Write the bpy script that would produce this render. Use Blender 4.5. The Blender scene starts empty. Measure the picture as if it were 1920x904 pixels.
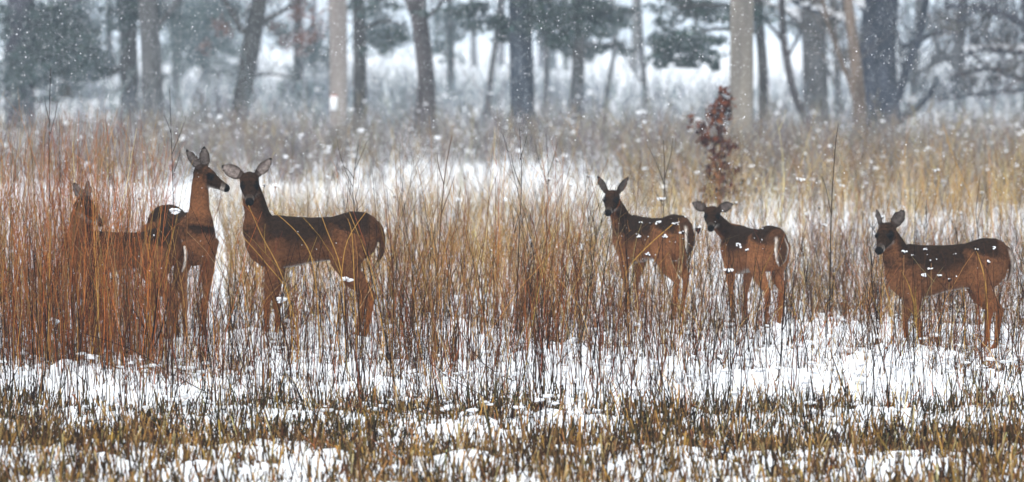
import bpy, math, random
import numpy as np
from mathutils import Vector, Matrix, kdtree

random.seed(7)
rng = np.random.default_rng(11)
SC = bpy.context.scene
COL = SC.collection

# ------------------------------------------------------------------ camera, world, sun, exposure
F = 7250.0            # focal length in photo pixels (photo is 1920 wide)
CAM_H = 2.0
HORIZON = 70.0
PITCH = math.atan((452.0 - HORIZON) / F)
cam_data = bpy.data.cameras.new('camera')
cam = bpy.data.objects.new('camera', cam_data); COL.objects.link(cam)
cam_data.sensor_width = 36.0
cam_data.lens = F / 1920.0 * 36.0
cam_data.clip_start = 0.5
cam_data.clip_end = 6000.0
cam.location = (0, 0, CAM_H)
cam.rotation_euler = (math.pi / 2 - PITCH, 0, 0)
cam_data.dof.use_dof = True
cam_data.dof.focus_distance = 22.6
cam_data.dof.aperture_fstop = 3.1
SC.camera = cam

world = bpy.data.worlds.new("World"); SC.world = world
world.use_nodes = True
wn = world.node_tree.nodes; wl = world.node_tree.links
wn.clear()
sky = wn.new('ShaderNodeTexSky'); sky.sky_type = 'NISHITA'
sky.sun_disc = False
SUN_EL, SUN_ROT = math.radians(38), math.radians(200)
sky.sun_elevation = SUN_EL; sky.sun_rotation = SUN_ROT
sky.dust_density = 4.0; sky.air_density = 1.0; sky.ozone_density = 1.0
hsv = wn.new('ShaderNodeHueSaturation'); hsv.inputs['Saturation'].default_value = 0.22
mixw = wn.new('ShaderNodeMixRGB'); mixw.inputs[0].default_value = 0.65
mixw.inputs[2].default_value = (9.0, 9.5, 10.0, 1)       # even snow cloud
bg = wn.new('ShaderNodeBackground'); bg.inputs['Strength'].default_value = 0.10
wo = wn.new('ShaderNodeOutputWorld')
wl.new(sky.outputs[0], hsv.inputs['Color']); wl.new(hsv.outputs[0], mixw.inputs[1])
wl.new(mixw.outputs[0], bg.inputs['Color']); wl.new(bg.outputs[0], wo.inputs['Surface'])

sun_d = bpy.data.lights.new('sun', 'SUN'); sun_d.energy = 0.9; sun_d.angle = math.radians(25)
sun_d.color = (1.0, 0.97, 0.92)
sun = bpy.data.objects.new('sun', sun_d); COL.objects.link(sun)
az = SUN_ROT
sdir = Vector((math.sin(az) * math.cos(SUN_EL), math.cos(az) * math.cos(SUN_EL), math.sin(SUN_EL)))
sun.rotation_euler = sdir.to_track_quat('Z', 'Y').to_euler()

SC.view_settings.view_transform = 'Standard'
SC.view_settings.look = 'None'
SC.view_settings.exposure = 0.82
SC.view_settings.gamma = 1.0
SC.view_settings.use_curve_mapping = False
SC.render.engine = 'CYCLES'
SC.cycles.use_denoising = True
SC.cycles.max_bounces = 6
SC.cycles.diffuse_bounces = 3
SC.cycles.glossy_bounces = 2
SC.cycles.transmission_bounces = 2
SC.cycles.volume_bounces = 1
SC.cycles.caustics_reflective = False
SC.cycles.caustics_refractive = False

# ------------------------------------------------------------------ helpers
cp, sp_ = math.cos(PITCH), math.sin(PITCH)

def ray(px, py):
    u = (px - 960.0) / F; v = (452.0 - py) / F
    return Vector((u, cp + v * sp_, -sp_ + v * cp))

def P(px, py, Y):
    """World point seen at photo pixel (px, py) on the vertical plane y = Y."""
    r = ray(px, py); t = Y / r.y
    return Vector((r.x * t, Y, CAM_H + r.z * t))

def G(px, py):
    """World point on level ground seen at a photo pixel."""
    r = ray(px, py); t = CAM_H / -r.z
    return Vector((r.x * t, r.y * t, 0))

def dist_of(py):
    return G(960, py).y

_lat = rng.random((256, 256))
def vnoise(x, y, s, o=0):
    x = np.asarray(x, float) / s + 17.3 * o; y = np.asarray(y, float) / s + 5.7 * o
    xi = np.floor(x).astype(int); yi = np.floor(y).astype(int)
    fx = x - xi; fy = y - yi
    fx = fx * fx * (3 - 2 * fx); fy = fy * fy * (3 - 2 * fy)
    a = _lat[xi % 256, yi % 256]; b = _lat[(xi + 1) % 256, yi % 256]
    c = _lat[xi % 256, (yi + 1) % 256]; d = _lat[(xi + 1) % 256, (yi + 1) % 256]
    return (a * (1 - fx) + b * fx) * (1 - fy) + (c * (1 - fx) + d * fx) * fy

MOUNDS = []      # (x, y, radius, height) snow humps seen in the foreground
for px, py, r, h in ((385, 895, .13, .05), (610, 872, .18, .04), (860, 872, .2, .04), (980, 900, .2, .04),
                     (1580, 640, .5, .10), (1700, 690, .5, .09), (1880, 720, .4, .08), (1470, 720, .3, .06),
                     (130, 705, .35, .08), (300, 715, .3, .06), (480, 640, .4, .08), (1110, 690, .6, .05),
                     (1320, 880, .35, .06), (90, 880, .3, .06)):
    g = G(px, py); MOUNDS.append((g.x, g.y, r, h))

def H(x, y):
    x = np.asarray(x, float); y = np.asarray(y, float)
    near = np.clip((140 - np.abs(y)) / 100, 0, 1)
    h = (vnoise(x, y, 2.3, 1) - .5) * .05 + (vnoise(x, y, .55, 2) - .5) * .07 + (vnoise(x, y, .19, 3) - .5) * .06 + (vnoise(x, y, .08, 5) - .5) * .03
    h = h * near
    for mx, my, r, hh in MOUNDS:
        d2 = ((x - mx) ** 2 + ((y - my) * 0.8) ** 2) / (r * r)
        h = h + hh * np.exp(-d2)
    h = h + (vnoise(x, y, 60, 4) - .5) * np.clip((np.abs(y) - 60) / 200, 0, 1) * .6
    return h

def Hf(x, y): return float(H(x, y))

def new_mat(name, rough=0.8, spec=0.2):
    m = bpy.data.materials.new(name); m.use_nodes = True
    b = m.node_tree.nodes['Principled BSDF']
    b.inputs['Roughness'].default_value = rough
    b.inputs['Specular IOR Level'].default_value = spec
    return m, m.node_tree.nodes, m.node_tree.links, b

def noise_mat(name, c1, c2, scale, rough=.85, bump=0.0, bscale=None, stretch=(1, 1, 1), spec=.15):
    m, n, l, b = new_mat(name, rough, spec)
    tc = n.new('ShaderNodeTexCoord'); mp = n.new('ShaderNodeMapping'); mp.inputs['Scale'].default_value = stretch
    nz = n.new('ShaderNodeTexNoise'); nz.inputs['Scale'].default_value = scale; nz.inputs['Detail'].default_value = 6
    cr = n.new('ShaderNodeValToRGB'); cr.color_ramp.elements[0].position = .35; cr.color_ramp.elements[1].position = .68
    cr.color_ramp.elements[0].color = (*c1, 1); cr.color_ramp.elements[1].color = (*c2, 1)
    l.new(tc.outputs['Object'], mp.inputs[0]); l.new(mp.outputs[0], nz.inputs['Vector'])
    l.new(nz.outputs[0], cr.inputs[0]); l.new(cr.outputs[0], b.inputs['Base Color'])
    if bump:
        n2 = n.new('ShaderNodeTexNoise'); n2.inputs['Scale'].default_value = bscale or scale * 3; n2.inputs['Detail'].default_value = 8
        bp = n.new('ShaderNodeBump'); bp.inputs['Strength'].default_value = bump; bp.inputs['Distance'].default_value = .05
        l.new(mp.outputs[0], n2.inputs['Vector']); l.new(n2.outputs[0], bp.inputs['Height']); l.new(bp.outputs[0], b.inputs['Normal'])
    return m

def vcol_mat(name, rough=.8, nscale=30, namt=.35, spec=.15, bump=0, stretch=(1, 1, 1)):
    m, n, l, b = new_mat(name, rough, spec)
    at = n.new('ShaderNodeAttribute'); at.attribute_name = 'Col'
    tc = n.new('ShaderNodeTexCoord'); mp = n.new('ShaderNodeMapping'); mp.inputs['Scale'].default_value = stretch
    nz = n.new('ShaderNodeTexNoise'); nz.inputs['Scale'].default_value = nscale; nz.inputs['Detail'].default_value = 5
    mr = n.new('ShaderNodeMapRange'); mr.inputs['From Min'].default_value = .3; mr.inputs['From Max'].default_value = .7
    mr.inputs['To Min'].default_value = 1 - namt; mr.inputs['To Max'].default_value = 1 + namt
    mx = n.new('ShaderNodeVectorMath'); mx.operation = 'SCALE'
    l.new(tc.outputs['Object'], mp.inputs[0]); l.new(mp.outputs[0], nz.inputs['Vector'])
    l.new(nz.outputs[0], mr.inputs['Value']); l.new(at.outputs['Color'], mx.inputs[0]); l.new(mr.outputs[0], mx.inputs['Scale'])
    l.new(mx.outputs[0], b.inputs['Base Color'])
    if bump:
        bp = n.new('ShaderNodeBump'); bp.inputs['Strength'].default_value = bump; bp.inputs['Distance'].default_value = .01
        l.new(nz.outputs[0], bp.inputs['Height']); l.new(bp.outputs[0], b.inputs['Normal'])
    return m

M_STEM = vcol_mat('dry_stem', .9, 60, .3, .02)
M_FUR = vcol_mat('deer_coat', .85, 48, .8, .02, 1.0, (1, 1, 1))
for _q in M_FUR.node_tree.nodes:
    if _q.type == 'TEX_NOISE': _q.inputs['Detail'].default_value = 10; _q.inputs['Roughness'].default_value = .8
M_LEAF = vcol_mat('leaf_and_needle', .85, 8, .3)
M_BARK = vcol_mat('bark', .95, 5, .45, .05, 0, (1, 1, .25))
M_SNOW, _n, _l, _b = new_mat('snow', .7, .2)
_tc = _n.new('ShaderNodeTexCoord'); _nz = _n.new('ShaderNodeTexNoise'); _nz.inputs['Scale'].default_value = 9; _nz.inputs['Detail'].default_value = 8
_cr = _n.new('ShaderNodeValToRGB'); _cr.color_ramp.elements[0].color = (.80, .82, .86, 1); _cr.color_ramp.elements[1].color = (.92, .93, .95, 1)
_bp = _n.new('ShaderNodeBump'); _bp.inputs['Strength'].default_value = .5; _bp.inputs['Distance'].default_value = .03
_l.new(_tc.outputs['Object'], _nz.inputs['Vector']); _l.new(_nz.outputs[0], _cr.inputs[0]); _l.new(_cr.outputs[0], _b.inputs['Base Color'])
_l.new(_nz.outputs[0], _bp.inputs['Height']); _l.new(_bp.outputs[0], _b.inputs['Normal'])

def tag(o, label=None, cat=None, group=None, kind=None):
    if label: o['label'] = label
    if cat: o['category'] = cat
    if group: o['group'] = group
    if kind: o['kind'] = kind
    return o

def mesh_np(name, V, Fq, C=None, mat=None, parent=None, smooth=False):
    V = np.asarray(V, np.float32); Fq = np.asarray(Fq, np.int32)
    me = bpy.data.meshes.new(name)
    k = Fq.shape[1]
    me.vertices.add(len(V)); me.vertices.foreach_set('co', V.ravel())
    me.loops.add(Fq.size); me.loops.foreach_set('vertex_index', Fq.ravel())
    me.polygons.add(len(Fq)); me.polygons.foreach_set('loop_start', np.arange(0, Fq.size, k, dtype=np.int32))
    me.polygons.foreach_set('loop_total', np.full(len(Fq), k, np.int32))
    if smooth: me.polygons.foreach_set('use_smooth', np.ones(len(Fq), bool))
    me.update(calc_edges=True)
    if C is not None:
        a = me.color_attributes.new('Col', 'FLOAT_COLOR', 'POINT')
        C = np.asarray(C, np.float32)
        if C.shape[1] == 3: C = np.concatenate([C, np.ones((len(C), 1), np.float32)], 1)
        a.data.foreach_set('color', C.ravel())
    if mat: me.materials.append(mat)
    o = bpy.data.objects.new(name, me); COL.objects.link(o)
    if parent: o.parent = parent
    return o

class Acc:
    """Collects quads with colours into one mesh."""
    def __init__(s): s.V = []; s.F = []; s.C = []; s.n = 0
    def add(s, V, Fq, C):
        s.V.append(np.asarray(V, float)); s.F.append(np.asarray(Fq, int) + s.n); s.C.append(np.asarray(C, float)); s.n += len(V)
    def build(s, name, mat, parent=None, smooth=False, origin=None):
        V = np.concatenate(s.V)
        if origin is not None: V = V - np.array(origin)
        return mesh_np(name, V, np.concatenate(s.F), np.concatenate(s.C), mat, parent, smooth)

def stems(acc, base, h, r, lean, curve, c0, c1, K=4, S=3, tip=.35, kink=.0):
    """Vectorised blades: base (N,3), h, r (N,), lean and curve (N,2), colours (N,3)."""
    N = len(base); t = np.linspace(0, 1, K + 1)
    ctr = np.zeros((N, K + 1, 3))
    wob = rng.normal(0, 1, (N, K + 1, 2)) * kink * h[:, None, None] * (t > 0)[None, :, None]
    for a in range(2):
        ctr[:, :, a] = base[:, a, None] + (lean[:, a, None] * t + curve[:, a, None] * t ** 2) * h[:, None] + wob[:, :, a]
    ctr[:, :, 2] = base[:, 2, None] + t * h[:, None] * (1 - .5 * (curve ** 2).sum(1)[:, None] * t)
    rad = r[:, None] * (1 - (1 - tip) * t)
    ph = rng.random(N)[:, None] * 6.28 + np.arange(S) * 2 * np.pi / S
    V = np.zeros((N, K + 1, S, 3))
    V[..., 0] = ctr[:, :, None, 0] + rad[:, :, None] * np.cos(ph)[:, None, :]
    V[..., 1] = ctr[:, :, None, 1] + rad[:, :, None] * np.sin(ph)[:, None, :]
    V[..., 2] = ctr[:, :, None, 2]
    C = c0[:, None, None, :] * (1 - t[None, :, None, None]) + c1[:, None, None, :] * t[None, :, None, None]
    C = np.broadcast_to(C, (N, K + 1, S, 3))
    k, s_ = np.meshgrid(np.arange(K), np.arange(S), indexing='ij'); k = k.ravel(); s_ = s_.ravel(); s2 = (s_ + 1) % S
    q = np.stack([k * S + s_, k * S + s2, (k + 1) * S + s2, (k + 1) * S + s_], 1)
    Fq = (q[None] + (np.arange(N) * (K + 1) * S)[:, None, None]).reshape(-1, 4)
    acc.add(V.reshape(-1, 3), Fq, C.reshape(-1, 3))

_o = np.array([[1, 0, 0], [-1, 0, 0], [0, 1, 0], [0, -1, 0], [0, 0, 1], [0, 0, -1]], float)
def _blob_template():
    V = []; 
    n = 3
    # cube-sphere, quads only
    idx = {}; F = []
    def vid(p):
        k = tuple(np.round(p, 5))
        if k not in idx: idx[k] = len(V); q = np.array(p); V.append(q / np.linalg.norm(q))
        return idx[k]
    g = np.linspace(-1, 1, n)
    for ax in range(3):
        for sg in (-1, 1):
            for i in range(n - 1):
                for j in range(n - 1):
                    c = []
                    for a, b in ((i, j), (i + 1, j), (i + 1, j + 1), (i, j + 1)):
                        p = [0, 0, 0]; p[ax] = sg; p[(ax + 1) % 3] = g[a]; p[(ax + 2) % 3] = g[b] * sg
                        c.append(vid(p))
                    F.append(c)
    return np.array(V), np.array(F)
BV, BF = _blob_template()

def blobs(acc, ctr, rad, col, jit=.25):
    """Lumpy round bits: ctr (N,3), rad (N,3), col (N,3)."""
    N = len(ctr)
    j = 1 + rng.normal(0, jit, (N, len(BV), 1))
    V = ctr[:, None, :] + BV[None] * rad[:, None, :] * j
    Fq = (BF[None] + (np.arange(N) * len(BV))[:, None, None]).reshape(-1, 4)
    C = np.broadcast_to(col[:, None, :], (N, len(BV), 3))
    acc.add(V.reshape(-1, 3), Fq, C.reshape(-1, 3))

def cards(acc, ctr, length, width, col, d=None):
    """Leaf-sized or needle-spray faces pointing along d (or at random)."""
    N = len(ctr)
    if d is None: d = rng.normal(0, 1, (N, 3))
    d = d / np.linalg.norm(d, axis=1, keepdims=True)
    s = np.cross(d, rng.normal(0, 1, (N, 3))); s /= np.linalg.norm(s, axis=1, keepdims=True)
    L = (length / 2)[:, None]; W = (width / 2)[:, None]
    V = np.stack([ctr - d * L, ctr + s * W, ctr + d * L, ctr - s * W], 1)
    Fq = np.arange(N * 4).reshape(N, 4)
    acc.add(V.reshape(-1, 3), Fq, np.repeat(col, 4, 0))

def tube(acc, pts, rads, c0, c1=None, S=8, closed=True):
    """Tube through points with radii."""
    pts = np.array([list(p) for p in pts], float); rads = np.array(rads, float); n = len(pts)
    c0 = np.array(c0, float); c1 = c0 if c1 is None else np.array(c1, float)
    tan = np.gradient(pts, axis=0); tan /= np.linalg.norm(tan, axis=1, keepdims=True) + 1e-9
    ref = np.array([0, 1, 0.01]) if abs(tan[0][1]) < .9 else np.array([1, 0, 0.01])
    V = []; C = []
    for i in range(n):
        u = np.cross(tan[i], ref); u /= np.linalg.norm(u); v = np.cross(tan[i], u)
        a = np.arange(S) * 2 * np.pi / S
        V.append(pts[i] + rads[i] * (np.cos(a)[:, None] * u + np.sin(a)[:, None] * v))
        C.append(np.repeat((c0 + (c1 - c0) * i / max(1, n - 1))[None], S, 0))
    q = []
    for i in range(n - 1):
        for s in range(S):
            s2 = (s + 1) % S; q.append((i * S + s, i * S + s2, (i + 1) * S + s2, (i + 1) * S + s))
    if closed:
        V.append(np.array([pts[0], pts[-1]])); C.append(np.array([c0, c1])); b = n * S
        for s in range(0, S, 2):
            q.append((b, (s + 2) % S, (s + 1) % S, s)); q.append((b + 1, (n - 1) * S + s, (n - 1) * S + (s + 1) % S, (n - 1) * S + (s + 2) % S))
    acc.add(np.concatenate(V), q, np.concatenate(C))

def smooth_path(pts, rads, n=4):
    """Catmull-Rom resample."""
    pts = [np.array(list(p), float) for p in pts]; out = []; ro = []
    for i in range(len(pts) - 1):
        p0 = pts[max(0, i - 1)]; p1 = pts[i]; p2 = pts[i + 1]; p3 = pts[min(len(pts) - 1, i + 2)]
        for k in range(n):
            t = k / n
            out.append(.5 * ((2 * p1) + (p2 - p0) * t + (2 * p0 - 5 * p1 + 4 * p2 - p3) * t * t + (3 * p1 - p0 - 3 * p2 + p3) * t ** 3))
            ro.append(rads[i] * (1 - t) + rads[i + 1] * t)
    out.append(pts[-1]); ro.append(rads[-1])
    return out, ro

# ------------------------------------------------------------------ ground
def axis(fine0, fine1, step, far0, far1, grow=1.09):
    a = list(np.arange(fine0, fine1, step)); s = step; v = a[-1]
    while v < far1: s *= grow; v += s; a.append(v)
    s = step; v = a[0]; b = []
    while v > far0: s *= grow; v -= s; b.append(v)
    return np.array(b[::-1] + a)
xs = axis(-4.2, 4.2, .04, -2500, 2500); ys = axis(16, 29, .04, -300, 4500, 1.06)
XX, YY = np.meshgrid(xs, ys)
ZZ = H(XX, YY)
nx, ny = len(xs), len(ys)
i, j = np.meshgrid(np.arange(ny - 1), np.arange(nx - 1), indexing='ij'); i = i.ravel(); j = j.ravel()
q = np.stack([i * nx + j, i * nx + j + 1, (i + 1) * nx + j + 1, (i + 1) * nx + j], 1)
g = mesh_np('snow_ground', np.stack([XX.ravel(), YY.ravel(), ZZ.ravel()], 1), q, None, M_SNOW, smooth=True)
tag(g, kind='structure')

# ------------------------------------------------------------------ colours of dry plants (linear base colours)
RUST = np.array([.30, .095, .026]); RED = np.array([.14, .038, .015]); GOLD = np.array([.36, .20, .05]); STRAW = np.array([.46, .34, .16])
BROWN = np.array([.075, .034, .016]); DARK = np.array([.016, .009, .007]); OLIVE = np.array([.045, .037, .014]); GREYB = np.array([.130, .118, .108])
TAN = np.array([.24, .13, .055])
def pick(n, cols, w, jit=.42):
    c = np.array(cols)[rng.choice(len(cols), n, p=np.array(w) / sum(w))]
    return np.clip(c * (1 + rng.normal(0, jit, (n, 1))) * (1 + rng.normal(0, .06, (n, 3))), .004, .9)

def scatter(n, x0, x1, y0, y1, mask=None, pw=1.0):
    """Ground points inside the pixel box (base row y0..y1), even over real ground."""
    d0, d1 = dist_of(y1), dist_of(y0); w_ = x1 - x0
    if x0 < -30: x0 -= 360
    if x1 > 1940: x1 += 340          # the field goes on past the frame
    n = int(n * (x1 - x0) / w_)
    m = int(n * (1 if mask is None else 4)) + 10
    D = d0 + (d1 - d0) * rng.random(m)
    px = x0 + (x1 - x0) * rng.random(m)
    X = (px - 960) / F * D
    if mask is not None:
        k = rng.random(m) < mask(X, D, px); X = X[k]; D = D[k]; px = px[k]
    X, D, px = X[:n], D[:n], px[:n]
    return np.stack([X, D, H(X, D) - .01], 1), px

# ------------------------------------------------------------------ meadow grass, one mass per kind
def grass(name, n, box, hh, rr, cols, w, lab, cat='grass', leanv=.07, curv=.10, tipcols=None, mask=None, K=4, kink=.008, tip=.3, twigs=0, tw=(.08, .2), cl=None):
    a = Acc()
    b, px = scatter(n, *box, mask=mask); N = len(b)
    h = hh(N, px, b); r = rng.uniform(rr[0], rr[1], N)
    ln = rng.normal(0, leanv, (N, 2)); cv = rng.normal(0, curv, (N, 2))
    c0 = pick(N, cols, w); c1 = c0 * .9 if tipcols is None else pick(N, tipcols[0], tipcols[1])
    stems(a, b, h, r, ln, cv, c0, c1, K=K, kink=kink, tip=tip)
    if twigs:
        M = int(N * twigs); k = rng.integers(0, N, M); t = rng.uniform(.35, .95, M)
        bb = np.zeros((M, 3))
        for ax in range(2): bb[:, ax] = b[k, ax] + (ln[k, ax] * t + cv[k, ax] * t * t) * h[k]
        bb[:, 2] = b[k, 2] + t * h[k] * (1 - .5 * (cv[k] ** 2).sum(1) * t)
        stems(a, bb, rng.uniform(*tw, M), r[k] * .55, rng.normal(0, .55, (M, 2)), rng.normal(0, .2, (M, 2)), c0[k], c0[k], K=2, tip=.4)
    o = a.build(name, M_STEM)
    tag(o, lab, cat, kind='stuff')
    return b, h, px

def patch(s, o, lo=.35, hi=.6):
    return lambda X, D, px: np.clip((vnoise(X, D, s, o) - lo) / (hi - lo), .04, 1)

# rust coloured stand on the left, in front of and around the left deer
lfade = lambda px, c, w: np.clip((c - px) / w, 0, 1)
grass('rusty_grass', 800, (-260, 470, 650, 745), lambda N, px, b: rng.gamma(5, .115, N).clip(.12, 1.05) * (1 + .45 * lfade(px, 260, 120)), (.0014, .0036), [RUST, RED, TAN, GOLD, BROWN, DARK], [5, 2, 2, 1, 1.5, .7],
      'rust red dry grass in front of the deer at the left', leanv=.06, curv=.10, twigs=2.2, tw=(.06, .24),
      mask=lambda X, D, px: (.25 + .75 * lfade(px, 300, 80)) * lfade(px, 480, 60) * np.clip((D - 21.7) / 2.4, .03, 1) * (.08 + .92 * np.clip((vnoise(X, D, .22, 6) - .35) / .3, 0, 1)))
grass('rusty_grass', 1500, (-300, 420, 520, 640), lambda N, px, b: rng.uniform(.7, 1.5, N) * (1 - .35 * lfade(400 - px, 150, 120)), (.0016, .0042), [RUST, RED, TAN, GOLD, STRAW], [5, 1.5, 3, 2, 1.2],
      'rust red grass standing around and behind the two deer at the left', leanv=.06, curv=.10, twigs=2.0, tw=(.08, .28),
      mask=lambda X, D, px: lfade(px, 400, 80) * (.15 + .85 * np.clip((vnoise(X, D, .4, 8) - .3) / .3, 0, 1)))
grass('rusty_grass', 230, (60, 300, 655, 706), lambda N, px, b: rng.uniform(.75, 1.25, N), (.0016, .004), [RUST, RED, TAN, GOLD], [5, 2, 3, 1],
      'thicker rust red clump veiling the deer at the far left', leanv=.06, curv=.09, twigs=1.0, tw=(.05, .18))
# middle stand, brown and gold
def mid_h(N, px, b):
    k = np.where(px < 430, .75, np.where(px < 720, .62, np.where(px < 1110, 1.0, np.where(px < 1500, .58, .42))))
    return rng.gamma(4, .165, N).clip(.1, 1.2) * k * (.8 + .4 * vnoise(b[:, 0], b[:, 1], .5, 12))
def mid_m(X, D, px):
    w = np.where(px < 470, .35, np.where((px > 720) & (px < 1120), .85, .55)); w = np.where(px > 1120, .62, w); w = np.where(px > 1290, .36, w); w = np.where(px > 1500, .27, w)
    return w * np.clip((D - 21.5) / 3.0, .04, 1) * (.06 + .94 * np.clip((.6 * vnoise(X, D, .4, 21) + .4 * vnoise(X, D, .13, 24) - .38) / .2, 0, 1))
grass('brown_meadow_grass', 2300, (-60, 2000, 598, 750), mid_h, (.0014, .0042), [TAN * .8, RUST * .75, BROWN, GOLD * .85, DARK, RED], [3.5, 4, 4, 2.2, 3, 2],
      'brown and rust dry stems of the middle of the meadow', mask=mid_m, leanv=.09, curv=.13, twigs=1.8, tw=(.05, .22))
def gold_h(N, px, b):
    return rng.gamma(7, 1, N) / 7 * np.clip(1.6 - .038 * b[:, 1], .26, .78) * np.where(px > 1120, .8, 1)
grass('golden_grass', 2600, (420, 1500, 455, 600), gold_h, (.0016, .0045), [GOLD, TAN, STRAW, RUST, BROWN], [5, 3.5, 3, 1.5, 1],
      'golden brown grass behind the deer', mask=lambda X, D, px: np.where(px < 1120, 1, np.where(px < 1290, .5, .15)) * (.12 + .88 * np.clip((vnoise(X, D, .6, 22) - .3) / .3, 0, 1)), leanv=.10, curv=.2, twigs=.7)
grass('tall_sparse_grass', 420, (420, 1950, 440, 600), lambda N, px, b: rng.uniform(.7, 1.35, N), (.0018, .004), [GOLD, TAN, STRAW, GREYB, BROWN], [4, 3, 2, 2, 2],
      'scattered taller stems rising above the golden grass', leanv=.09, curv=.14, twigs=2.0, tw=(.06, .25))
grass('grey_weeds', 3600, (1130, 2000, 455, 612), lambda N, px, b: rng.gamma(5, .065, N).clip(.06, .75), (.0014, .0036), [BROWN, GREYB, TAN, DARK, RUST, STRAW], [4, 4, 3, 2, 2, 1.5],
      'tangle of grey brown weeds around the three deer of the right half', leanv=.2, curv=.22, twigs=1.6, tw=(.04, .16), mask=lambda X, D, px: np.where(px > 1480, 1, .5) * np.clip((vnoise(X, D, .5, 26) - .28) / .25, .08, 1))
grass('grey_weeds', 1000, (400, 1180, 392, 500), lambda N, px, b: rng.gamma(5, .07, N).clip(.06, .75), (.0016, .004), [BROWN, GREYB, TAN, GREYB * 1.6, STRAW], [3, 4, 3, 3, 2],
      'loose grey beige weeds beyond the two large deer', leanv=.2, curv=.22, twigs=1.8, tw=(.05, .2), mask=lambda X, D, px: np.clip((vnoise(X, D, .8, 27) - .3) / .2, .1, 1))
grass('straw_grass', 3400, (380, 2000, 350, 470), lambda N, px, b: rng.gamma(7, .06, N).clip(.1, .8) * np.where(px > 1180, 1.1, .75), (.002, .005), [STRAW, STRAW * 1.25, GOLD, TAN, GREYB * 1.5], [5, 3, 2, 2, 2.5],
      'pale straw coloured grass at the far edge of the meadow', mask=lambda X, D, px: np.where(px > 1180, 1, .6) * np.where((D > 46) & (px < 1330), .25, 1) * np.where((D > 43) & (px >= 1330) & (px < 1700), .35, 1) * np.where((px > 1290) & (D < 41.5), .16, 1) * np.clip((.5 * vnoise(X, D, 1.6, 23) + .5 * vnoise(X, D, .5, 28) - .4) / .12, .05, 1), leanv=.14, curv=.18, twigs=.4)
grass('bent_straw_blades', 620, (380, 2000, 500, 690), lambda N, px, b: rng.uniform(.35, 1.0, N) * np.where(px > 1250, .7, 1), (.002, .004), [GOLD, STRAW, GOLD * 1.3, TAN], [4, 3, 2, 2],
      'bent golden straw blades leaning through the meadow', leanv=.2, curv=.55, K=6, twigs=.2)
grass('dark_weed_stalks', 240, (-40, 1950, 580, 720), lambda N, px, b: rng.uniform(.35, 1.15, N) * np.where(px > 1250, .75, 1), (.0025, .0048), [DARK, BROWN, DARK * 1.8], [4, 2, 2],
      'dark woody weed stalks standing through the meadow grass', cat='stalks', leanv=.1, curv=.12, twigs=3.0, tw=(.06, .25), kink=.014)
# low dead tufts in the snow under the deer
grass('low_brown_tufts', 9500, (-60, 2000, 560, 790), lambda N, px, b: rng.gamma(3, .035, N).clip(.03, .3), (.0015, .004), [BROWN, TAN, DARK, STRAW, RUST, GREYB], [4, 3, 3, 2, 2, 2],
      'low brown tufts poking out of the snow beneath the deer', leanv=.35, curv=.3, twigs=.4, tw=(.02, .08),
      mask=lambda X, D, px: np.clip((vnoise(X, D, .33, 31) - .46) / .14, .05, 1) * np.where(D < 22.4, .7, 1))
# cut stubble in the foreground
def stub_h(N, px, b):
    return (rng.gamma(4, .0205, N)).clip(.02, .22) * (.8 + .4 * vnoise(b[:, 0], b[:, 1], .5, 14))
def stub_m(X, D, px):
    m = np.clip((.6 * vnoise(X, D, .5, 41) + .4 * vnoise(X, D, .16, 43) - .40) / .12, .24, 1)
    edge = np.clip((20.7 + 1.7 * vnoise(X, D, .8, 42) - D) / .6, .03, 1)
    for mx, my, r, hh in MOUNDS:
        if my < 21: m = m * (1 - .3 * np.exp(-(((X - mx) ** 2 + (D - my) ** 2) / (r * r * .5))))
    return m * edge
grass('cut_stubble', 5600, (-80, 2000, 700, 835), stub_h, (.0022, .0050), [OLIVE, DARK, BROWN, GOLD * .6, TAN * .8, OLIVE * 1.6], [4, 5, 3, 1.4, 1.4, 2],
      'short cut stubble of olive and dark stalks at the front of the field', mask=stub_m, leanv=.2, curv=.06, K=2, tip=.8,
      tipcols=([STRAW, GOLD, OLIVE, DARK, TAN], [.5, 1.3, 4, 4, 1.6]))
grass('cut_stubble', 8200, (-80, 2000, 822, 975), stub_h, (.0022, .0056), [OLIVE, DARK, BROWN, GOLD * .8, TAN * .8, OLIVE * 1.6], [3, 6, 5, 2.5, 2, 2],
      'short golden brown stubble along the bottom of the field', mask=stub_m, leanv=.24, curv=.06, K=2, tip=.8,
      tipcols=([STRAW, GOLD, OLIVE, DARK, TAN, BROWN], [1.6, 2.2, 2, 3, 2, 3]))
grass('stubble_litter', 5500, (-80, 2000, 760, 960), lambda N, px, b: rng.gamma(3, .022, N).clip(.02, .14), (.0016, .0045), [STRAW, GOLD, TAN, RUST, OLIVE, BROWN], [2.5, 3, 3, 2, 2, 2],
      'broken straw and leaf bits between the stubble stalks', cat='straw litter', leanv=.7, curv=.4, K=2, mask=stub_m)
# thin dark upright stalks rising out of the snow strip
grass('thin_dark_stalks', 900, (-60, 2000, 650, 790), lambda N, px, b: rng.gamma(5, .09, N).clip(.12, .95), (.0016, .0038), [DARK, BROWN, RED * .6], [4, 2, 2],
      'thin dark upright stalks standing in the strip of open snow', cat='stalks', leanv=.09, curv=.08, twigs=1.0, tw=(.03, .14), mask=lambda X, D, px: np.where(px > 1450, .6, 1.0))

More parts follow.
